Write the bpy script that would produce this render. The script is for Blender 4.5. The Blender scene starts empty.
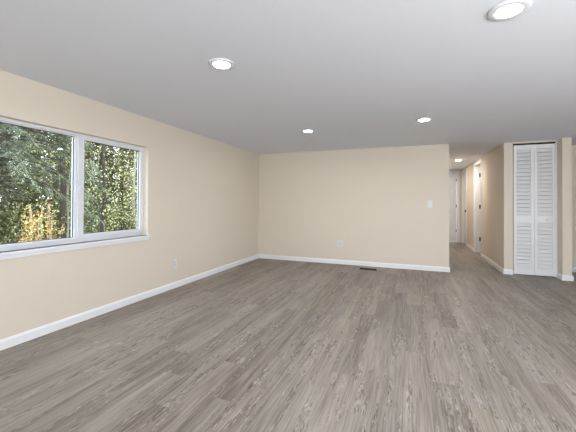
import bpy, bmesh, math, random
from mathutils import Vector, Matrix
C = bpy.context.scene
col = C.collection

# ---------------------------------------------------------------- camera, world, exposure
yaw, pitch, roll = 0.364351, 0.010292, 0.005665
fw = Vector((-math.sin(yaw)*math.cos(pitch), math.cos(yaw)*math.cos(pitch), math.sin(pitch)))
rt = Vector((math.cos(yaw), math.sin(yaw), 0)); up = rt.cross(fw)
r2 = rt*math.cos(roll)+up*math.sin(roll); u2 = -rt*math.sin(roll)+up*math.cos(roll)
cd = bpy.data.cameras.new('camera'); cam = bpy.data.objects.new('camera', cd); col.objects.link(cam)
cam.matrix_world = Matrix(((r2.x, u2.x, -fw.x, 2.9052), (r2.y, u2.y, -fw.y, 0), (r2.z, u2.z, -fw.z, 1.13), (0, 0, 0, 1)))
cd.sensor_width = 36; cd.sensor_fit = 'HORIZONTAL'; cd.lens = 320.525*36/576
cd.shift_y = -16.354/576; cd.clip_start = .05; cd.clip_end = 300
C.camera = cam

w = bpy.data.worlds.new('overcast_sky'); C.world = w; w.use_nodes = True
bg = w.node_tree.nodes['Background']; bg.inputs[0].default_value = (.86, .93, 1, 1); bg.inputs[1].default_value = 4.2

C.view_settings.view_transform = 'Standard'; C.view_settings.look = 'None'
C.view_settings.gamma = 1; C.view_settings.use_curve_mapping = False
C.view_settings.exposure = 0.45

def area(name, loc, direction, sx, sy, power, color):
    l = bpy.data.lights.new(name, 'AREA'); l.shape = 'RECTANGLE'; l.size = sx; l.size_y = sy
    l.energy = power; l.color = color
    o = bpy.data.objects.new(name, l); col.objects.link(o); o.location = loc
    o.rotation_euler = Vector(direction).to_track_quat('-Z', 'Y').to_euler()
    return o
# added fill lights at unseen windows behind and to the right of the camera
area('fill_front', (3.2, -3.12, 1.15), (0, 1, 0.25), 2.9, 1.7, 50, (.93, .96, 1))
area('fill_right', (7.12, 0.2, 1.15), (-1, 0, 0.25), 2.3, 1.5, 22, (.93, .96, 1))
# photographer's flash bounced off the ceiling behind the camera
area('bounced_flash', (5.1, -.5, .8), (0, .25, 1), 2.2, 1.6, 122, (.96, .98, 1))
LENS = 235.0           # recessed lamps
HALL_LENS = 400.0
ROOM_BULB = 40

H = 2.128; BK = 5.926; XE = 3.509; YC = 6.116; XH = 4.328; FAR = 6.75; XR = 7.0; YF = -3.0; YE = 10.6
T = .115

# ---------------------------------------------------------------- helpers
def box(bm, x0, x1, y0, y1, z0, z1, bev=0, mi=0):
    v = [bm.verts.new(p) for p in ((x0,y0,z0),(x1,y0,z0),(x1,y1,z0),(x0,y1,z0),(x0,y0,z1),(x1,y0,z1),(x1,y1,z1),(x0,y1,z1))]
    fs = [bm.faces.new([v[i] for i in q]) for q in ((0,3,2,1),(4,5,6,7),(0,1,5,4),(1,2,6,5),(2,3,7,6),(3,0,4,7))]
    for f in fs: f.material_index = mi
    if bev:
        es = list({e for f in fs for e in f.edges})
        r = bmesh.ops.bevel(bm, geom=es, offset=bev, segments=2, profile=.5, affect='EDGES')
        for f in r['faces']: f.material_index = mi
def lathe(bm, prof, n=40, cx=0, cy=0, axis='z', c=(0,0,0), mi=0, flip=False):
    rings = []
    for r, h in prof:
        ring = []
        for k in range(n):
            a = 2*math.pi*k/n
            p = (r*math.cos(a), r*math.sin(a), h)
            if axis == 'y': p = (p[0], -p[2], p[1])
            if axis == 'x': p = (-p[2], p[0], p[1])
            ring.append(bm.verts.new((p[0]+c[0], p[1]+c[1], p[2]+c[2])))
        rings.append(ring)
    for a, b in zip(rings, rings[1:]):
        for k in range(n):
            f = bm.faces.new((a[k], a[(k+1) % n], b[(k+1) % n], b[k])); f.smooth = True; f.material_index = mi
    for ring in (rings[0], rings[-1]):
        try: bm.faces.new(ring).material_index = mi
        except ValueError: pass
def obj(name, bm, mats, parent=None, loc=None, **props):
    bmesh.ops.recalc_face_normals(bm, faces=bm.faces)
    me = bpy.data.meshes.new(name); bm.to_mesh(me); bm.free()
    for m in (mats if isinstance(mats, (list, tuple)) else [mats]): me.materials.append(m)
    o = bpy.data.objects.new(name, me); col.objects.link(o)
    if parent: o.parent = parent
    if loc: o.location = loc
    for k, v in props.items(): o[k] = v
    return o
def thing(name, loc, **props):
    o = bpy.data.objects.new(name, None); col.objects.link(o); o.location = loc; o.empty_display_size = .1
    for k, v in props.items(): o[k] = v
    return o
S = dict(kind='structure')
def bx(name, mats, boxes, parent=None, bev=0, **props):
    bm = bmesh.new()
    for b in boxes: box(bm, *b, bev=bev)
    return obj(name, bm, mats, parent, **props)

# ---------------------------------------------------------------- materials
def mat(name, color=(.8,.8,.8), rough=.5, metal=0, spec=.5, emit=None, bump=None, vary=None):
    m = bpy.data.materials.new(name); m.use_nodes = True; nt = m.node_tree; p = nt.nodes['Principled BSDF']
    p.inputs['Base Color'].default_value = (*color, 1); p.inputs['Roughness'].default_value = rough
    p.inputs['Metallic'].default_value = metal; p.inputs['Specular IOR Level'].default_value = spec
    tc = nt.nodes.new('ShaderNodeTexCoord')
    if emit: 
        p.inputs['Emission Color'].default_value = (*emit[0], 1); p.inputs['Emission Strength'].default_value = emit[1]
    if vary:
        n = nt.nodes.new('ShaderNodeTexNoise'); n.inputs['Scale'].default_value = vary[0]; n.inputs['Detail'].default_value = 3
        nt.links.new(tc.outputs['Object'], n.inputs['Vector'])
        r = nt.nodes.new('ShaderNodeValToRGB'); a = vary[1]
        r.color_ramp.elements[0].color = (*[c*(1-a) for c in color], 1); r.color_ramp.elements[1].color = (*[min(1, c*(1+a)) for c in color], 1)
        r.color_ramp.elements[0].position = .3; r.color_ramp.elements[1].position = .7
        nt.links.new(n.outputs['Fac'], r.inputs[0]); nt.links.new(r.outputs[0], p.inputs['Base Color'])
    if bump:
        n = nt.nodes.new('ShaderNodeTexNoise'); n.inputs['Scale'].default_value = bump[0]; n.inputs['Detail'].default_value = 4
        nt.links.new(tc.outputs['Object'], n.inputs['Vector'])
        b = nt.nodes.new('ShaderNodeBump'); b.inputs['Strength'].default_value = bump[1]; b.inputs['Distance'].default_value = .002
        nt.links.new(n.outputs['Fac'], b.inputs['Height']); nt.links.new(b.outputs[0], p.inputs['Normal'])
    return m
M_wall = mat('cream_wall_paint', (.735, .655, .558), .75, spec=.25, bump=(140, .12), vary=(1.2, .012))
M_ceil = mat('white_ceiling_paint', (.765, .778, .835), .9, spec=.15, bump=(90, .15), vary=(.8, .01))
M_trim = mat('white_gloss_trim_paint', (.84, .84, .86), .35, vary=(5, .01))
M_vinyl = mat('white_vinyl_frame', (.74, .75, .79), .3, vary=(6, .01))
M_door = mat('white_door_paint', (.82, .815, .83), .4, vary=(4, .01))
M_plate = mat('white_plastic_plate', (.74, .735, .72), .3, vary=(20, .01))
M_slot = mat('dark_slot_plastic', (.03, .03, .03), .5, vary=(20, .05))
M_black = mat('black_metal', (.010, .009, .009), .7, spec=.15, metal=0, vary=(30, .1))
M_bronze = mat('dark_bronze_metal', (.035, .025, .02), .4, metal=.8, vary=(30, .1))
M_nickel = mat('satin_nickel', (.62, .6, .58), .3, metal=1, vary=(30, .03))
M_gasket = mat('black_glazing_gasket', (.05, .05, .055), .6, vary=(30, .05))
M_dark = mat('dark_closet_interior_paint', (.45, .41, .36), .8, vary=(2, .02))
M_lens = mat('glowing_frosted_lens', (.9, .9, .9), .4, emit=((.955, .97, 1), LENS), vary=(30, .01))
M_hlens = mat('glowing_hall_lens', (.9, .9, .9), .4, emit=((1, .93, .83), HALL_LENS), vary=(30, .01))

def glass_mat():
    m = bpy.data.materials.new('clear_window_glass'); m.use_nodes = True; nt = m.node_tree; nt.nodes.clear()
    o = nt.nodes.new('ShaderNodeOutputMaterial'); mx = nt.nodes.new('ShaderNodeMixShader')
    t = nt.nodes.new('ShaderNodeBsdfTransparent'); t.inputs[0].default_value = (.93, .96, .95, 1)
    g = nt.nodes.new('ShaderNodeBsdfGlossy'); g.inputs['Roughness'].default_value = .02
    lw = nt.nodes.new('ShaderNodeLayerWeight'); lw.inputs[0].default_value = .5
    pw = nt.nodes.new('ShaderNodeMath'); pw.operation = 'POWER'; pw.inputs[1].default_value = 5; nt.links.new(lw.outputs['Facing'], pw.inputs[0])
    f = nt.nodes.new('ShaderNodeMath'); f.operation = 'MULTIPLY_ADD'; f.inputs[1].default_value = .9; f.inputs[2].default_value = .035; nt.links.new(pw.outputs[0], f.inputs[0])
    nt.links.new(f.outputs[0], mx.inputs[0]); nt.links.new(t.outputs[0], mx.inputs[1]); nt.links.new(g.outputs[0], mx.inputs[2])
    nt.links.new(mx.outputs[0], o.inputs[0]); return m
M_glass = glass_mat()

def floor_mat():
    m = bpy.data.materials.new('grey_oak_vinyl_planks'); m.use_nodes = True; nt = m.node_tree; N = nt.nodes; L = nt.links
    p = N['Principled BSDF']
    def math_(op, a, b=None, c=None):
        n = N.new('ShaderNodeMath'); n.operation = op
        for i, v in enumerate((a, b, c)):
            if v is None: continue
            if isinstance(v, (int, float)): n.inputs[i].default_value = v
            else: L.new(v, n.inputs[i])
        return n.outputs[0]
    def xyz(x, y, z):
        n = N.new('ShaderNodeCombineXYZ')
        for i, v in enumerate((x, y, z)):
            if isinstance(v, (int, float)): n.inputs[i].default_value = v
            else: L.new(v, n.inputs[i])
        return n.outputs[0]
    def noise(vec, scale, detail, rough=.5, dist=0):
        n = N.new('ShaderNodeTexNoise'); n.inputs['Scale'].default_value = scale; n.inputs['Detail'].default_value = detail
        n.inputs['Roughness'].default_value = rough; n.inputs['Distortion'].default_value = dist; L.new(vec, n.inputs['Vector']); return n.outputs['Fac']
    def white(vec):
        n = N.new('ShaderNodeTexWhiteNoise'); n.noise_dimensions = '2D'; L.new(vec, n.inputs['Vector']); return n.outputs['Value']
    def ramp(v, a, b, lo=0.0, hi=1.0):
        n = N.new('ShaderNodeMapRange'); n.interpolation_type = 'SMOOTHSTEP'; L.new(v, n.inputs[0])
        n.inputs[1].default_value = a; n.inputs[2].default_value = b; n.inputs[3].default_value = lo; n.inputs[4].default_value = hi; return n.outputs[0]
    tc = N.new('ShaderNodeTexCoord'); s = N.new('ShaderNodeSeparateXYZ'); L.new(tc.outputs['Object'], s.inputs[0])
    X, Y = s.outputs[0], s.outputs[1]
    W_, LN = .15, 1.22
    u = math_('DIVIDE', math_('SUBTRACT', X, .02), W_); i = math_('FLOOR', u)
    off = white(xyz(i, 3.3, 0))
    v = math_('ADD', math_('DIVIDE', Y, LN), off); j = math_('FLOOR', v)
    r1 = white(xyz(i, j, 0)); r2_ = white(xyz(math_('ADD', i, 41.7), j, 0)); r3 = white(xyz(math_('ADD', i, 17.1), math_('ADD', j, 5.5), 0))
    sh = math_('MULTIPLY', r2_, 37.0); sh2 = math_('MULTIPLY', r3, 23.0)
    # long soft streaks, fine grain and dark ticking, all offset for every plank
    soft = noise(xyz(math_('ADD', math_('MULTIPLY', X, 14), sh), math_('ADD', math_('MULTIPLY', Y, 1.1), sh2), sh), 1, 3, .55, .5)
    grain = noise(xyz(math_('ADD', math_('MULTIPLY', X, 95), sh), math_('ADD', math_('MULTIPLY', Y, 3.2), sh2), sh), 1, 4, .65, .3)
    tick = noise(xyz(math_('ADD', math_('MULTIPLY', X, 85), sh2), math_('ADD', math_('MULTIPLY', Y, 13), sh), sh2), 1, 3, .6, 1.2)
    tmask = noise(xyz(math_('ADD', math_('MULTIPLY', X, 15), sh2), math_('ADD', math_('MULTIPLY', Y, 1.6), sh2), sh), 1, 2, .5, .8)
    tk = math_('MULTIPLY', ramp(tick, .53, .60), ramp(tmask, .52, .60))
    tl = math_('MULTIPLY', ramp(tick, .46, .38), ramp(tmask, .52, .60))
    t = math_('ADD', math_('MULTIPLY', r1, .27), math_('MULTIPLY', ramp(soft, .30, .70), .34))
    t = math_('ADD', t, math_('MULTIPLY', ramp(grain, .36, .64), .39))
    cr = N.new('ShaderNodeValToRGB'); e = cr.color_ramp.elements
    e[0].position = .1; e[0].color = (.135, .111, .089, 1); e[1].position = .95; e[1].color = (.365, .322, .283, 1)
    k = e.new(.5); k.color = (.25, .217, .185, 1)
    L.new(t, cr.inputs[0])
    # per-plank warm / cool tint
    mx = N.new('ShaderNodeMix'); mx.data_type = 'RGBA'; mx.blend_type = 'MULTIPLY'; mx.inputs[0].default_value = 1
    tint = N.new('ShaderNodeMix'); tint.data_type = 'RGBA'; L.new(r3, tint.inputs[0])
    tint.inputs[6].default_value = (1.03, 1.0, .96, 1); tint.inputs[7].default_value = (.99, 1.0, 1.015, 1)
    L.new(cr.outputs[0], mx.inputs[6]); L.new(tint.outputs[2], mx.inputs[7])
    def blend(a, fac, c):
        n = N.new('ShaderNodeMix'); n.data_type = 'RGBA'; L.new(fac, n.inputs[0]); L.new(a, n.inputs[6]); n.inputs[7].default_value = (*c, 1); return n.outputs[2]
    c = blend(mx.outputs[2], math_('MULTIPLY', tk, .70), (.075, .064, .056))
    c = blend(c, math_('MULTIPLY', tl, .55), (.50, .46, .42))
    fu = math_('FRACT', u); fv = math_('FRACT', v)
    eu = math_('MULTIPLY', math_('MINIMUM', fu, math_('SUBTRACT', 1, fu)), W_)
    ev = math_('MULTIPLY', math_('MINIMUM', fv, math_('SUBTRACT', 1, fv)), LN)
    gap = ramp(math_('MINIMUM', eu, ev), .0006, .0022, 1, 0)
    c = blend(c, math_('MULTIPLY', gap, .4), (.11, .095, .08))
    L.new(c, p.inputs['Base Color'])
    L.new(ramp(grain, .3, .7, .42, .56), p.inputs['Roughness']); p.inputs['Specular IOR Level'].default_value = .45
    b = N.new('ShaderNodeBump'); b.inputs['Strength'].default_value = .25; b.inputs['Distance'].default_value = .002
    hgt = math_('SUBTRACT', math_('MULTIPLY', grain, .5), gap); L.new(hgt, b.inputs['Height']); L.new(b.outputs[0], p.inputs['Normal'])
    return m
M_floor = floor_mat()

# ---------------------------------------------------------------- room shell
bx('floor', M_floor, [(-.14, XR+.15, YF-.15, YE+.15, -.1, 0)], **S)
bx('ceiling', M_ceil, [(-.14, XR+.15, YF-.15, YE+.15, H, H+.12)], **S)
WY0, WY1, WZ0, WZ1 = 1.335, 2.955, .738, 1.783
bx('wall_left', M_wall, [(-.14, 0, YF-.15, WY0, 0, H), (-.14, 0, WY1, BK+T, 0, H), (-.14, 0, WY0, WY1, 0, WZ0), (-.14, 0, WY0, WY1, WZ1, H)], **S)
bx('wall_back', M_wall, [(0, XE, BK, BK+T, 0, H)], **S)
bx('wall_hall_left', M_wall, [(XE-T, XE, BK+T, YE, 0, H)], **S)
DA0, DA1 = 7.87, 8.64      # open doorway in the hall's right wall
DB0, DB1 = 9.80, 10.50     # closed door near the end
HD = 2.04
bx('wall_hall_right', M_wall, [(XH, XH+T, YC, DA0, 0, H), (XH, XH+T, DA1, DB0, 0, H), (XH, XH+T, DB1, YE, 0, H),
                               (XH, XH+T, DA0, DA1, HD, H), (XH, XH+T, DB0, DB1, HD, H)], **S)
EX0, EX1 = 3.56, 4.19
bx('wall_hall_end', M_wall, [(XE-T, EX0, YE, YE+T, 0, H), (EX1, XR, YE, YE+T, 0, H), (EX0, EX1, YE, YE+T, HD, H)], **S)
CX0, CX1, CZ = 4.452, 5.022, 2.105
bx('wall_closet', M_wall, [(XH+T, CX0, YC, YC+.09, 0, H), (CX0, 5.03, YC, YC+.09, CZ, H)], **S)
bx('wall_partition', M_wall, [(5.03, 5.142, 5.936, FAR, 0, H)], **S)
bx('wall_far', M_wall, [(XH+T, XR, FAR, FAR+T, 0, H)], **S)
FW = (1.75, 4.65, .30, 2.0); RW = (-.95, 1.35, .40, 1.9)
bx('wall_front', M_wall, [(0, FW[0], YF-.12, YF, 0, H), (FW[1], XR, YF-.12, YF, 0, H), (FW[0], FW[1], YF-.12, YF, 0, FW[2]), (FW[0], FW[1], YF-.12, YF, FW[3], H)], **S)
bx('wall_right', M_wall, [(XR, XR+.12, YF-.12, RW[0], 0, H), (XR, XR+.12, RW[1], YE+T, 0, H), (XR, XR+.12, RW[0], RW[1], 0, RW[2]), (XR, XR+.12, RW[0], RW[1], RW[3], H)], **S)

# baseboards: a flat board with an eased, stepped top
def board(name, p0, p1, n, h=.080, t=.013, m0=0, m1=0):
    """runs from p0 to p1 along the wall, n = outward normal; m0/m1 lengthen the front face at a mitre"""
    p0 = Vector((*p0, 0)); p1 = Vector((*p1, 0)); n = Vector((*n, 0)); d = (p1-p0).normalized()
    prof = [(0, 0), (t, 0), (t, h*.76), (t*.72, h*.84), (t*.5, h*.93), (t*.2, h), (0, h)]
    bm = bmesh.new()
    A = [bm.verts.new(p0+n*a-d*(a*m0)+Vector((0, 0, z))) for a, z in prof]
    B = [bm.verts.new(p1+n*a+d*(a*m1)+Vector((0, 0, z))) for a, z in prof]
    k = len(prof)
    for q in range(k): bm.faces.new((A[q], A[(q+1) % k], B[(q+1) % k], B[q]))
    bm.faces.new(A); bm.faces.new(B[::-1])
    return obj(name, bm, M_trim, **S)
board('baseboard_left', (0, YF), (0, BK), (1, 0), m0=-1, m1=-1)
board('baseboard_back', (0, BK), (XE, BK), (0, -1), m0=-1, m1=1)
board('baseboard_hall_left', (XE, BK), (XE, YE), (1, 0), m0=1, m1=-1)
board('baseboard_hall_right', (XH, YC), (XH, DA0-.07), (-1, 0), m0=1)
board('baseboard_hall_right_far', (XH, DA1+.07), (XH, DB0-.07), (-1, 0))
board('baseboard_closet', (XH, YC), (CX0, YC), (0, -1), m0=1)
board('baseboard_partition_side', (5.03, YC), (5.03, 5.936), (-1, 0), m1=1)
board('baseboard_partition_end', (5.03, 5.936), (5.142, 5.936), (0, -1), m0=1, m1=1)
board('baseboard_partition_right', (5.142, 5.936), (5.142, FAR), (1, 0), m0=1, m1=-1)
board('baseboard_far', (5.142, FAR), (XR, FAR), (0, -1), m0=-1, m1=-1)
board('baseboard_right', (XR, YF), (XR, FAR), (-1, 0), m0=-1, m1=-1)
board('baseboard_front', (0, YF), (XR, YF), (0, 1), m0=-1, m1=-1)

# ---------------------------------------------------------------- window on the left wall
win = thing('window_1', (-.1, (WY0+WY1)/2, WZ0), kind='structure')
def wpart(name, m, boxes, parent=win, bev=0, **kw):
    o = bx(name, m, boxes, None, bev, **kw)
    o.parent = parent
    pl = Vector(win.location) if parent is win else Vector((0, 0, 0))
    o.data.transform(Matrix.Translation(-Vector(win.location)))
    return o
fx0, fx1 = -.135, -.066
def rect_frame(x0, x1, y0, y1, z0, z1, t):
    l, r, b, tp = t
    return [(x0, x1, y0, y0+l, z0, z1), (x0, x1, y1-r, y1, z0, z1), (x0, x1, y0+l, y1-r, z0, z0+b), (x0, x1, y0+l, y1-r, z1-tp, z1)]
fr = wpart('window_frame', M_vinyl, rect_frame(fx0, fx1, WY0, WY1, WZ0, WZ1, (.028, .018, .043, .022)) +
           [(fx0, -.078, 2.132, 2.172, WZ0+.043, WZ1-.022)])
fixed = wpart('fixed_sash', M_vinyl, rect_frame(-.118, -.086, WY0+.028, 2.1315, WZ0+.0435, WZ1-.0225, (.02, .006, .008, .008)))
slid = wpart('sliding_sash', M_vinyl, rect_frame(-.112, -.0665, 2.150, WY1-.018, WZ0+.043, WZ1-.022, (.060, .034, .034, .028)), bev=.002)
for nm, (y0, y1, z0, z1), xg in (('fixed', (WY0+.048, 2.1255, WZ0+.0515, WZ1-.0305), -.104), ('slid', (2.210, WY1-.052, WZ0+.077, WZ1-.050), -.094)):
    par = fixed if nm == 'fixed' else slid
    wpart('glass_pane', M_glass, [(xg, xg+.004, y0, y1, z0, z1)], par)
    wpart('glazing_gasket', M_gasket, rect_frame(xg-.002, xg+.008, y0, y1, z0, z1, (.004,)*4), par)
lk = wpart('sash_lock', M_vinyl, [(-.067, -.060, 2.156, 2.176, 1.215, 1.275), (-.060, -.050, 2.160, 2.172, 1.235, 1.29)], slid, bev=.003)
wpart('window_sill', M_trim, [(-.0655, 0, WY0, WY1, WZ0-.018, WZ0), (0, .034, WY0-.04, WY1+.033, WZ0-.018, WZ0)])
wpart('window_apron', M_trim, [(0, .018, WY0-.025, WY1+.012, WZ0-.050, WZ0-.018)])

# unseen windows added behind the camera and to its right to admit light
def plain_window(name, axis, a0, a1, z0, z1, at, n):
    w_ = thing(name, (0, 0, 0), kind='structure')
    def R(b): return b if axis == 'x' else [(c[2], c[3], c[0], c[1], c[4], c[5]) for c in b]
    k = (a1-a0)/n
    fb = [(a0, a1, at, at+.08, z0, z0+.05), (a0, a1, at, at+.08, z1-.05, z1)] + [(a0+k*q-.025+(.025 if q == 0 else 0)-(.025 if q == n else 0), a0+k*q+.025+(.025 if q == 0 else 0)-(.025 if q == n else 0), at, at+.08, z0+.05, z1-.05) for q in range(n+1)]
    bx('window_frame', M_vinyl, R(fb), w_)
    for q in range(n):
        bx('glass_pane', M_glass, R([(a0+k*q+.025, a0+k*(q+1)-.025, at+.035, at+.04, z0+.05, z1-.05)]), w_)
plain_window('window_2', 'x', *FW[:2], *FW[2:], YF-.10, 3)
plain_window('window_3', 'y', *RW[:2], *RW[2:], XR+.02, 2)

# ---------------------------------------------------------------- louvred bifold closet door
cd_ = thing('door_1', (CX0, YC, 0), kind='structure')
def bifold(x0, x1, rot_knob=False):
    bm = bmesh.new(); st = .040; y0, y1 = 0.006, .034; zb, zt = .012, 2.078
    box(bm, x0, x0+st, y0, y1, zb, zt, bev=.002); box(bm, x1-st, x1, y0, y1, zb, zt, bev=.002)
    for a, b in ((zb, .125), (.835, .955), (2.012, zt)): box(bm, x0+st, x1-st, y0+.001, y1-.001, a, b)
    def slats(a, b, n, deg):
        p = (b-a)/n
        for q in range(n):
            c = a+p*(q+.5); t = math.radians(deg); ln = p*1.12/2; th = .003
            # a slat tilted so that its lower edge comes forward
            d = Vector((0, -math.cos(t), -math.sin(t))); nn = Vector((0, -math.sin(t), math.cos(t)))
            ctr = Vector((0, (y0+y1)/2-.001, c)); vs = []
            ln = min(ln, .5*(y1-y0-.003)/math.cos(t))
            for xx in (x0+st, x1-st):
                for sx, sn in ((-1, -1), (1, -1), (1, 1), (-1, 1)):
                    v = ctr+d*ln*sx+nn*th*sn; vs.append(bm.verts.new((xx, v.y, v.z)))
            for f in ((0,1,2,3), (7,6,5,4), (0,4,5,1), (1,5,6,2), (2,6,7,3), (3,7,4,0)): bm.faces.new([vs[k] for k in f])
    slats(.125, .835, 12, 63.6); slats(.955, 2.012, 17, 65.6)
    return obj('louvred_panel', bm, M_door, cd_)
w0 = .0105
pL = bifold(w0, .2835); pR = bifold(.2865, .560)
bm = bmesh.new(); lathe(bm, [(.001, .030), (.010, .030), (.0165, .024), (.0175, .018), (.013, .010), (.007, .006), (.007, -.001), (.001, -.001)], 20, axis='y', c=(.447, .006, .897))
obj('door_knob', bm, M_door, pR)
bx('bifold_track', M_black, [(0.002, CX1-CX0-.002, .008, .036, 2.084, CZ-.001)], cd_)
bx('trim_1', M_trim, [(CX1-.010, CX1+.007, YC-.006, YC+.06, 0, CZ)], bev=.002, **S)     # right jamb strip of the closet
# ---------------------------------------------------------------- hall doors
def panel_door(bm, W, Hh, Tk, ys=-1):
    """six-panel slab, front at y=0, local x 0..W, z 0..Hh; panels raised in recessed fields"""
    s, mid = .1, .09; pw = (W-2*s-mid)/2
    zs = [(.2, .78), (.93, 1.55), (1.66, Hh-.13)]
    xs = [(s, s+pw), (s+pw+mid, W-s)]
    box(bm, 0, W, .008, Tk, 0, Hh)
    box(bm, 0, s, 0, .008, 0, Hh); box(bm, W-s, W, 0, .008, 0, Hh); box(bm, s+pw, s+pw+mid, 0, .008, 0, Hh)
    last = 0
    for z0, z1 in zs+[(Hh, Hh)]:
        for x0, x1 in xs: box(bm, x0, x1, 0, .008, last, z0)
        last = z1
    for z0, z1 in zs:
        for x0, x1 in xs:
            a = [(x0+.012, z0+.012), (x1-.012, z0+.012), (x1-.012, z1-.012), (x0+.012, z1-.012)]
            b = [(x0+.035, z0+.035), (x1-.035, z0+.035), (x1-.035, z1-.035), (x0+.035, z1-.035)]
            va = [bm.verts.new((x, .0079, z)) for x, z in a]; vb = [bm.verts.new((x, .002, z)) for x, z in b]
            for k in range(4): bm.faces.new((va[k], va[(k+1) % 4], vb[(k+1) % 4], vb[k]))
            bm.faces.new(vb)
def knob_bm(c, axis='y'):
    bm = bmesh.new(); lathe(bm, [(.001, .062), (.018, .060), (.027, .050), (.028, .040), (.020, .030), (.010, .026), (.010, .008), (.031, .006), (.033, -.001), (.001, -.001)], 24, axis=axis, c=c); return bm
# end of the hall
d2 = thing('door_2', (EX0+.012, YE+.03, .008), kind='structure')
bm = bmesh.new(); DW = EX1-EX0-.024; panel_door(bm, DW, 2.017, .035); obj('door_slab', bm, M_door, d2)
for z in (.33, 1.06, 1.83):
    bm = bmesh.new(); lathe(bm, [(.001, -.045), (.008, -.045), (.008, .045), (.001, .045)], 10, c=(DW+.004, -.006, z)); box(bm, DW-.012, DW+.010, -.004, .0, z-.045, z+.045); obj('door_hinge', bm, M_bronze, d2)
obj('door_knob', knob_bm((.06, 0, .93)), M_bronze, d2)
bx('trim_2', M_trim, [(EX0-.045, EX0+.008, YE-.014, YE, 0, HD+.058), (EX1-.008, EX1+.065, YE-.014, YE, 0, HD+.058), (EX0+.008, EX1-.008, YE-.014, YE, HD-.012, HD+.058),
                      (EX0, EX0+.008, YE, YE+T, 0, HD), (EX1-.008, EX1, YE, YE+T, 0, HD), (EX0+.008, EX1-.008, YE, YE+T, HD-.012, HD)], bev=.002, **S)
# closed door on the right wall
d3 = thing('door_3', (XH+.025, DB1-.012, .008), kind='structure'); d3.rotation_euler = (0, 0, -math.pi/2)
bm = bmesh.new(); DW3 = DB1-DB0-.024; panel_door(bm, DW3, 2.017, .035); obj('door_slab', bm, M_door, d3)
obj('door_knob', knob_bm((DW3-.07, 0, .93)), M_black, d3)
def side_casing(name, y0, y1):
    c = .07
    return bx(name, M_trim, [(XH-.014, XH, y0-c, y0+.006, 0, HD+c-.01), (XH-.014, XH, y1-.006, y1+c, 0, HD+c-.01), (XH-.014, XH, y0+.006, y1-.006, HD-.01, HD+c-.01),
                      (XH, XH+T, y0, y0+.012, 0, HD), (XH, XH+T, y1-.012, y1, 0, HD), (XH, XH+T, y0+.012, y1-.012, HD-.012, HD)], bev=.002, **S)
side_casing('trim_3', DB0, DB1); side_casing('trim_4', DA0, DA1)
# open door swung into the lit room, hinged on the far jamb
d4 = thing('door_4', (XH+T+.006, DA1+.026, .008), kind='structure')
bm = bmesh.new(); panel_door(bm, .66, 2.0, .035); obj('door_slab', bm, M_door, d4)
for z in (.30, 1.06, 1.80):
    bm = bmesh.new(); lathe(bm, [(.001, -.045), (.008, -.045), (.008, .045), (.001, .045)], 10, c=(-.004, -.046, z)); box(bm, -.032, -.006, -.0405, -.0385, z-.045, z+.045); obj('door_hinge', bm, M_bronze, d4)
obj('door_knob', knob_bm((.59, 0, .93)), M_bronze, d4)
# bulb light of the room beyond the open door
rb = thing('ceiling_lamp', (5.3, 9.0, H), label='round glowing ceiling lamp in the room beyond the open hall doorway', category='ceiling lamp')
bm = bmesh.new(); lathe(bm, [(.001, 0), (.15, 0), (.15, -.03), (.001, -.03)], 32); obj('lamp_base', bm, M_trim, rb)
bm = bmesh.new(); lathe(bm, [(.14, -.03), (.135, -.06), (.10, -.09), (.05, -.105), (.001, -.11)], 32)
obj('lamp_shade', bm, mat('glowing_opal_glass', (.9,.88,.8), .4, emit=((1, .82, .62), 85), vary=(20, .01)), rb)

# ---------------------------------------------------------------- recessed ceiling lights
def downlight(x, y, lens, label, group=None):
    t = thing('recessed_ceiling_light', (x, y, H), label=label, category='ceiling light')
    if group: t['group'] = group
    bm = bmesh.new()
    lathe(bm, [(.092, 0), (.093, -.008), (.090, -.011), (.066, -.0115), (.0575, -.010), (.0560, -.008), (.0555, -.0005)], 48)
    obj('trim_ring', bm, M_vinyl, t)
    bm = bmesh.new(); lathe(bm, [(.0555, -.0015), (.053, -.006), (.045, -.0075), (.001, -.008)], 48); obj('light_lens', bm, lens, t)
    return t
downlight(1.636, 1.972, M_lens, 'recessed ceiling light nearest the window, above the left wall')
downlight(1.585, 4.225, M_lens, 'small recessed ceiling light near the back wall above its outlet')
downlight(3.055, 4.105, M_lens, 'recessed ceiling light in front of the hallway entrance')
downlight(3.375, 1.925, M_lens, 'largest recessed ceiling light, cut by the top edge of the photo')
downlight(3.930, 8.20, M_hlens, 'warm recessed ceiling light inside the narrow hallway')
for x, y in ((4.0, -.8), (5.8, .4)):
    downlight(x, y, M_lens, 'recessed ceiling light outside the photo frame, beside or behind the camera', 'ceiling lights out of view')
M_hfill = mat('added_hall_fill_lens', (.9, .9, .9), .4, emit=((1, .93, .85), 170), vary=(30, .01))  # lens of an unseen lamp, added to brighten the hall end
downlight(3.72, 9.55, M_hfill, 'unseen ceiling light added to brighten the far end of the hallway, hidden by the back wall')

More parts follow.
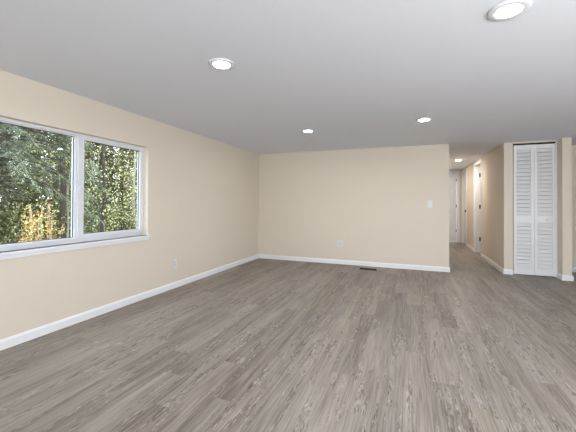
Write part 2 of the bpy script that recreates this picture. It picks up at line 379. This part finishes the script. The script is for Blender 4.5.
# ---------------------------------------------------------------- outlets, switch, floor register
def plate(bm, w_, h_, t=.006): box(bm, -w_/2, w_/2, -t, 0, -h_/2, h_/2, bev=.002)
def duplex(par, xo):
    for z in (-.02, .02):
        bm = bmesh.new(); lathe(bm, [(.001, .0078), (.0155, .0078), (.0165, .006), (.0165, .004)], 20, axis='y', c=(xo, 0, z)); r = obj('receptacle', bm, M_plate, par)
        bm = bmesh.new()
        for dx in (-.006, .006): box(bm, xo+dx-.0012, xo+dx+.0012, -.0083, -.0075, z-.002, z+.008)
        box(bm, xo-.002, xo+.002, -.0083, -.0075, z-.010, z-.006); obj('slot', bm, M_slot, r)
    bm = bmesh.new(); lathe(bm, [(.001, .0072), (.003, .0068), (.003, .005)], 10, axis='y', c=(xo, 0, 0)); obj('screw', bm, M_nickel, par)
o1 = thing('wall_outlet', (0, 3.43, .322), label='white electrical outlet low on the left wall under the window', category='outlet'); o1.rotation_euler = (0, 0, math.pi/2)
bm = bmesh.new(); plate(bm, .072, .118); obj('cover_plate', bm, M_plate, o1); duplex(o1, 0)
o2 = thing('wall_outlet', (1.686, BK, .378), label='wide white electrical outlet low on the back wall', category='outlet')
bm = bmesh.new(); plate(bm, .118, .118); obj('cover_plate', bm, M_plate, o2); duplex(o2, -.024); duplex(o2, .024)
sw = thing('light_switch', (3.218, BK, 1.122), label='white light switch on the back wall near the hallway corner', category='light switch')
bm = bmesh.new(); plate(bm, .074, .125); obj('cover_plate', bm, M_plate, sw)
bm = bmesh.new(); box(bm, -.016, .016, -.0095, -.005, -.033, .033, bev=.001); obj('rocker', bm, M_plate, sw)
for z in (-.05, .05):
    bm = bmesh.new(); lathe(bm, [(.001, .0072), (.003, .0068), (.003, .005)], 10, axis='y', c=(0, 0, z)); obj('screw', bm, M_nickel, sw)
vt = thing('floor_register', (2.232, 5.645, 0), label='black slotted heating vent in the floor before the back wall', category='floor vent')
bm = bmesh.new()
for b in rect_frame(0, .004, 0, .28, 0, .115, (.012,)*4): box(bm, b[2]-.14, b[3]-.14, b[4]-.0575, b[5]-.0575, .0005, .0045)
obj('vent_frame', bm, M_black, vt)
bm = bmesh.new(); box(bm, -.128, .128, -.0455, .0455, .0005, .001)
for k in range(18):
    x = -.122+k*.01435; box(bm, x-.002, x+.002, -.0455, .0455, .0008, .004)
box(bm, -.128, .128, -.003, .003, .0008, .0042); obj('vent_grille', bm, M_black, vt)

# ---------------------------------------------------------------- the woods outside the window
def leafmat(name, c, tr=.35):
    m = bpy.data.materials.new(name); m.use_nodes = True; nt = m.node_tree; nt.nodes.clear()
    o = nt.nodes.new('ShaderNodeOutputMaterial'); mx = nt.nodes.new('ShaderNodeMixShader'); mx.inputs[0].default_value = tr
    d = nt.nodes.new('ShaderNodeBsdfDiffuse'); t = nt.nodes.new('ShaderNodeBsdfTranslucent')
    tc = nt.nodes.new('ShaderNodeTexCoord'); n = nt.nodes.new('ShaderNodeTexNoise'); n.inputs['Scale'].default_value = 3.5; n.inputs['Detail'].default_value = 5
    r = nt.nodes.new('ShaderNodeValToRGB'); r.color_ramp.elements[0].position = .35; r.color_ramp.elements[1].position = .65
    r.color_ramp.elements[0].color = (*[x*.6 for x in c], 1); r.color_ramp.elements[1].color = (*[min(1, x*1.4) for x in c], 1)
    L = nt.links; L.new(tc.outputs['Object'], n.inputs[0]); L.new(n.outputs['Fac'], r.inputs[0]); L.new(r.outputs[0], d.inputs[0]); L.new(r.outputs[0], t.inputs[0])
    L.new(d.outputs[0], mx.inputs[1]); L.new(t.outputs[0], mx.inputs[2]); L.new(mx.outputs[0], o.inputs[0]); return m
L_dark = leafmat('dark_green_leaf', (.07, .08, .038)); L_mid = leafmat('olive_green_leaf', (.17, .185, .075))
L_yel = leafmat('yellow_autumn_leaf', (.85, .78, .36)); L_pale = leafmat('pale_yellow_green_leaf', (.62, .62, .32))
L_org = leafmat('orange_autumn_leaf', (.62, .34, .10)); L_brn = leafmat('rust_brown_leaf', (.26, .15, .075))
L_con = leafmat('grey_green_needle', (.31, .34, .255), .2); L_con2 = leafmat('deep_green_needle', (.11, .13, .085), .2)
B_dark = mat('dark_bark', (.055, .045, .038), .9, vary=(14, .4), bump=(30, .8)); B_pale = mat('pale_grey_bark', (.36, .33, .27), .85, vary=(12, .3), bump=(30, .5))
M_ground = mat('leaf_litter_ground', (.10, .085, .05), .95, vary=(6, .5), bump=(12, .8))
GZ = -.7
bx('ground', M_ground, [(-45, -.14, -22, 45, GZ-.2, GZ)], **S)

def tube(bm, pts, rads, n=7, mi=0):
    rings = []
    for i, p in enumerate(pts):
        d = (pts[min(i+1, len(pts)-1)]-pts[max(i-1, 0)]).normalized(); a = d.cross(Vector((.3, 1, .2))).normalized(); b = d.cross(a)
        rings.append([bm.verts.new(p+(a*math.cos(t)+b*math.sin(t))*rads[i]) for t in [2*math.pi*k/n for k in range(n)]])
    for A, B in zip(rings, rings[1:]):
        for k in range(n):
            f = bm.faces.new((A[k], A[(k+1) % n], B[(k+1) % n], B[k])); f.smooth = True; f.material_index = mi
    bm.faces.new(rings[-1]).material_index = mi
class Leaves:
    def __init__(s): s.v = []; s.f = []; s.m = []
    def leaf(s, p, d, nrm, ln, wd, mi):
        side = d.cross(nrm).normalized()*wd/2; b = len(s.v)
        s.v += [p, p+d*ln*.45+side, p+d*ln, p+d*ln*.45-side]; s.f.append((b, b+1, b+2, b+3)); s.m.append(mi)
    def build(s, name, mats, parent):
        me = bpy.data.meshes.new(name); me.from_pydata([tuple(v) for v in s.v], [], s.f)
        for m in mats: me.materials.append(m)
        me.polygons.foreach_set('material_index', s.m); me.update()
        o = bpy.data.objects.new(name, me); col.objects.link(o); o.parent = parent; return o
def rv(R): 
    while True:
        v = Vector((R.uniform(-1, 1), R.uniform(-1, 1), R.uniform(-1, 1)))
        if .05 < v.length < 1: return v.normalized()
def broadleaf(x, y, h, r, seed, label, mats, weights, bark, nb=46, lpb=70, size=.09, trunk=.06, lean=(0, 0), low=.15, spread=1.5, group=None, name='tree', cat='tree', wob=.06):
    R = random.Random(seed)
    t = thing(name, (x, y, GZ), label=label, category=cat)
    if group: t['group'] = group
    bm = bmesh.new(); n = 14; pts = []; ox = oy = 0
    for i in range(n+1):
        f = i/n; ox += R.uniform(-wob, wob); oy += R.uniform(-wob, wob)
        pts.append(Vector((lean[0]*f*h+ox*(f > 0), lean[1]*f*h+oy*(f > 0), f*h)))
    tube(bm, pts, [trunk*(1-.75*i/n) for i in range(n+1)], 9)
    lv = Leaves()
    for b in range(nb):
        f = low+(1-low)*(b+R.random())/nb; k = f*n; i = min(int(k), n-1); p = pts[i].lerp(pts[i+1], k-i)
        a = R.uniform(0, 2*math.pi); ln = spread*R.uniform(.5, 1)*(1-.55*f); q = [p.copy()]; d = Vector((math.cos(a), math.sin(a), R.uniform(.1, .7))).normalized()
        for s in range(5): d = (d+rv(R)*.25+Vector((0, 0, -.04))).normalized(); q.append(q[-1]+d*ln/5)
        tube(bm, q, [trunk*.28*(1-.8*s/5)*(1-.5*f) for s in range(6)], 5)
        for _ in range(lpb):
            s = R.uniform(.8, 4.999); c = q[int(s)].lerp(q[int(s)+1], s-int(s))+rv(R)*R.uniform(0, .32)*(.5+.5*spread)
            lv.leaf(c, (rv(R)+Vector((0, 0, -.35))).normalized(), rv(R), size*R.uniform(.6, 1.25), size*R.uniform(.35, .7), R.choices(range(len(mats)), weights)[0])
    obj('trunk', bm, bark, t); lv.build('foliage', mats, t)
    return t
def conifer(x, y, h, r, seed, label, mats, weights, nb=90, low=.1, droop=.55, group=None, trunk=.13):
    R = random.Random(seed)
    t = thing('conifer', (x, y, GZ), label=label, category='tree')
    if group: t['group'] = group
    bm = bmesh.new(); tube(bm, [Vector((R.uniform(-.02, .02), R.uniform(-.02, .02), h*i/10)) for i in range(11)], [trunk*(1-.08*i) for i in range(11)], 10); lv = Leaves()
    for b in range(nb):
        f = low+(1-low)*(b+R.random())/nb; a = R.uniform(0, 2*math.pi); ln = r*(1-.65*f)*R.uniform(.75, 1.1)
        p = Vector((0, 0, f*h)); d = Vector((math.cos(a), math.sin(a), .25)).normalized(); q = [p]
        for s in range(8): d = (d+Vector((0, 0, -droop*.22))).normalized(); q.append(q[-1]+d*ln/8)
        tube(bm, q, [.018*(1-.1*s) for s in range(9)], 5)
        for s in range(1, 9):
            for side in (-1, 1):
                for _ in range(2):
                    c = q[s-1].lerp(q[s], R.random()); dd = (q[s]-q[s-1]).normalized(); sd = dd.cross(Vector((0, 0, 1))).normalized()*side
                    tw = (dd*.8+sd*R.uniform(.4, 1)+Vector((0, 0, -droop*R.uniform(.3, 1.1)))).normalized(); L_ = R.uniform(.18, .38)*(1.2-.06*s)
                    mi = R.choices(range(len(mats)), weights)[0]
                    for k in range(9):
                        g = c+tw*L_*k/9+Vector((0, 0, -.05*(k/9)**2)); s2 = tw.cross(Vector((0, 0, 1))).normalized()
                        for sg in (-1, 1):
                            lv.leaf(g, (tw*.9+s2*sg*.7+rv(R)*.25).normalized(), rv(R)*.4+Vector((0, 0, 1)), R.uniform(.05, .085), .013, mi)
    obj('trunk', bm, B_dark, t); lv.build('foliage', mats, t); return t

def at(tn, D): return (2.9052-D, tn*D)      # a spot at distance D from the camera line, tn = slope of the sight line
x, y = at(.50, 6.6); conifer(x, y, 6.5, 2.3, 3, 'grey-green conifer with drooping branches behind the left window pane', [L_con, L_con2, L_mid], (6, 3, 1), nb=150, low=.30, trunk=.075, droop=.6)
x, y = at(.672, 6.3); broadleaf(x, y, 7, 1.5, 11, 'dark straight trunk with pale yellow leaves just left of the window mullion', [L_mid, L_pale, L_yel, L_dark], (3, 3, 6, 2), B_dark, nb=50, lpb=70, size=.055, trunk=.062, low=.33, spread=1.3, wob=.03)
x, y = at(.789, 5.9); broadleaf(x, y, 6.5, 1.5, 5, 'thin crooked dark trunk in the middle of the right window pane', [L_mid, L_pale, L_yel, L_dark], (4, 5, 3, 2), B_dark, nb=44, lpb=60, size=.05, trunk=.042, low=.12, spread=1.2, wob=.05)
x, y = at(.905, 6.2); broadleaf(x, y, 6.0, 1.5, 8, 'slim pale-barked tree leaning behind the right half of the right pane', [L_mid, L_pale, L_yel], (4, 5, 2), B_pale, nb=40, lpb=60, size=.05, trunk=.045, low=.2, spread=1.1, lean=(.0, .45), wob=.03)
x, y = at(.96, 7.2); broadleaf(x, y, 6.0, 1.5, 18, 'slim pale-barked tree at the far right edge of the window', [L_mid, L_pale, L_dark], (4, 4, 3), B_pale, nb=36, lpb=70, size=.05, trunk=.045, low=.2, spread=1.1, lean=(.0, -.02), wob=.03)
x, y = at(.693, 6.4); broadleaf(x, y, 4.6, 1.0, 28, 'very thin pale sapling leaning beside the window mullion', [L_pale, L_mid, L_yel], (3, 5, 1), B_pale, nb=20, lpb=24, size=.07, trunk=.024, low=.3, spread=.8, lean=(.0, .06), wob=.03, name='sapling')
# orange shrub of pale upright stems
def shrub(x, y, seed):
    R = random.Random(seed); t = thing('autumn_shrub', (x, y, GZ), label='bushy shrub with orange and yellow leaves on pale upright stems, behind the left pane', category='shrub')
    bm = bmesh.new(); lv = Leaves()
    for s in range(16):
        a = R.uniform(0, 6.283); out = R.uniform(.02, .17); h = R.uniform(1.45, 1.88); q = []
        for k in range(8):
            f = k/7; q.append(Vector((math.cos(a)*(.08+out*f**1.4)+R.uniform(-.015, .015), math.sin(a)*(.08+out*f**1.4)+R.uniform(-.015, .015), h*f)))
        tube(bm, q, [.010*(1-.5*k/7) for k in range(8)], 6)
        for _ in range(60):
            f = R.uniform(.70, 1.02); i = min(int(f*7), 6); c = q[i].lerp(q[i+1], min(1, f*7-i))+rv(R)*R.uniform(0, .13)
            lv.leaf(c, rv(R), rv(R), R.uniform(.025, .05), R.uniform(.018, .032), R.choices(range(4), (5, 6, 2, 1))[0])
    obj('stems', bm, leaf_stem, t); lv.build('foliage', [L_org, L_yel, L_brn, L_mid], t)
leaf_stem = mat('pale_tan_stem_bark', (.42, .34, .25), .8, vary=(20, .2))
x, y = at(.618, 5.2); shrub(x, y, 4)
# taller woods further back, every tree its own
far_spots = [(.46, 12), (.53, 10.5), (.60, 12.5), (.655, 10.5), (.72, 13), (.77, 11), (.84, 12.5), (.89, 10.8), (.95, 13), (1.03, 11.5), (.565, 15.5), (.69, 16.5), (.81, 16), (.92, 17)]
proto = broadleaf(*at(*far_spots[0]), 9.5, 2, 51, 'x', [L_dark, L_mid, L_pale, L_brn], (9, 4, 2, 3.5), B_dark, nb=110, lpb=110, size=.085, trunk=.12, low=.08, spread=1.7, name='woodland_tree')
proto['group'] = 'woodland trees far behind the window'; proto['label'] = 'tall leafy green tree deep in the woods seen through the window'
RR = random.Random(9)
for k, s in enumerate(far_spots[1:]):
    c = proto.copy(); col.objects.link(c); x, y = at(*s); c.location = (x, y, GZ); c.rotation_euler = (0, 0, RR.uniform(0, 6.28)); q = RR.uniform(.85, 1.2); c.scale = (q, q, q)
    for ch in list(proto.children):
        d = ch.copy(); col.objects.link(d); d.parent = c
# low undergrowth bushes
bspots = [(.50, 6.5), (.56, 7.6), (.64, 7.0), (.70, 8.2), (.76, 7.4), (.83, 8.4), (.88, 7.3), (.94, 8.4), (1.0, 7.8)]
bush = broadleaf(*at(*bspots[0]), 1.7, 1, 71, 'x', [L_dark, L_mid, L_pale, L_con], (6, 5, 2, 2), B_dark, nb=50, lpb=70, size=.07, trunk=.03, low=.05, spread=1.0, name='undergrowth_bush', cat='bush')
bush['group'] = 'undergrowth below the window view'; bush['label'] = 'low green bush among the tree trunks outside the window'
for s in bspots[1:]:
    c = bush.copy(); col.objects.link(c); x, y = at(*s); c.location = (x, y, GZ); c.rotation_euler = (0, 0, RR.uniform(0, 6.28)); q = RR.uniform(.85, 1.25); c.scale = (q, q, q)
    for ch in list(bush.children):
        d = ch.copy(); col.objects.link(d); d.parent = c
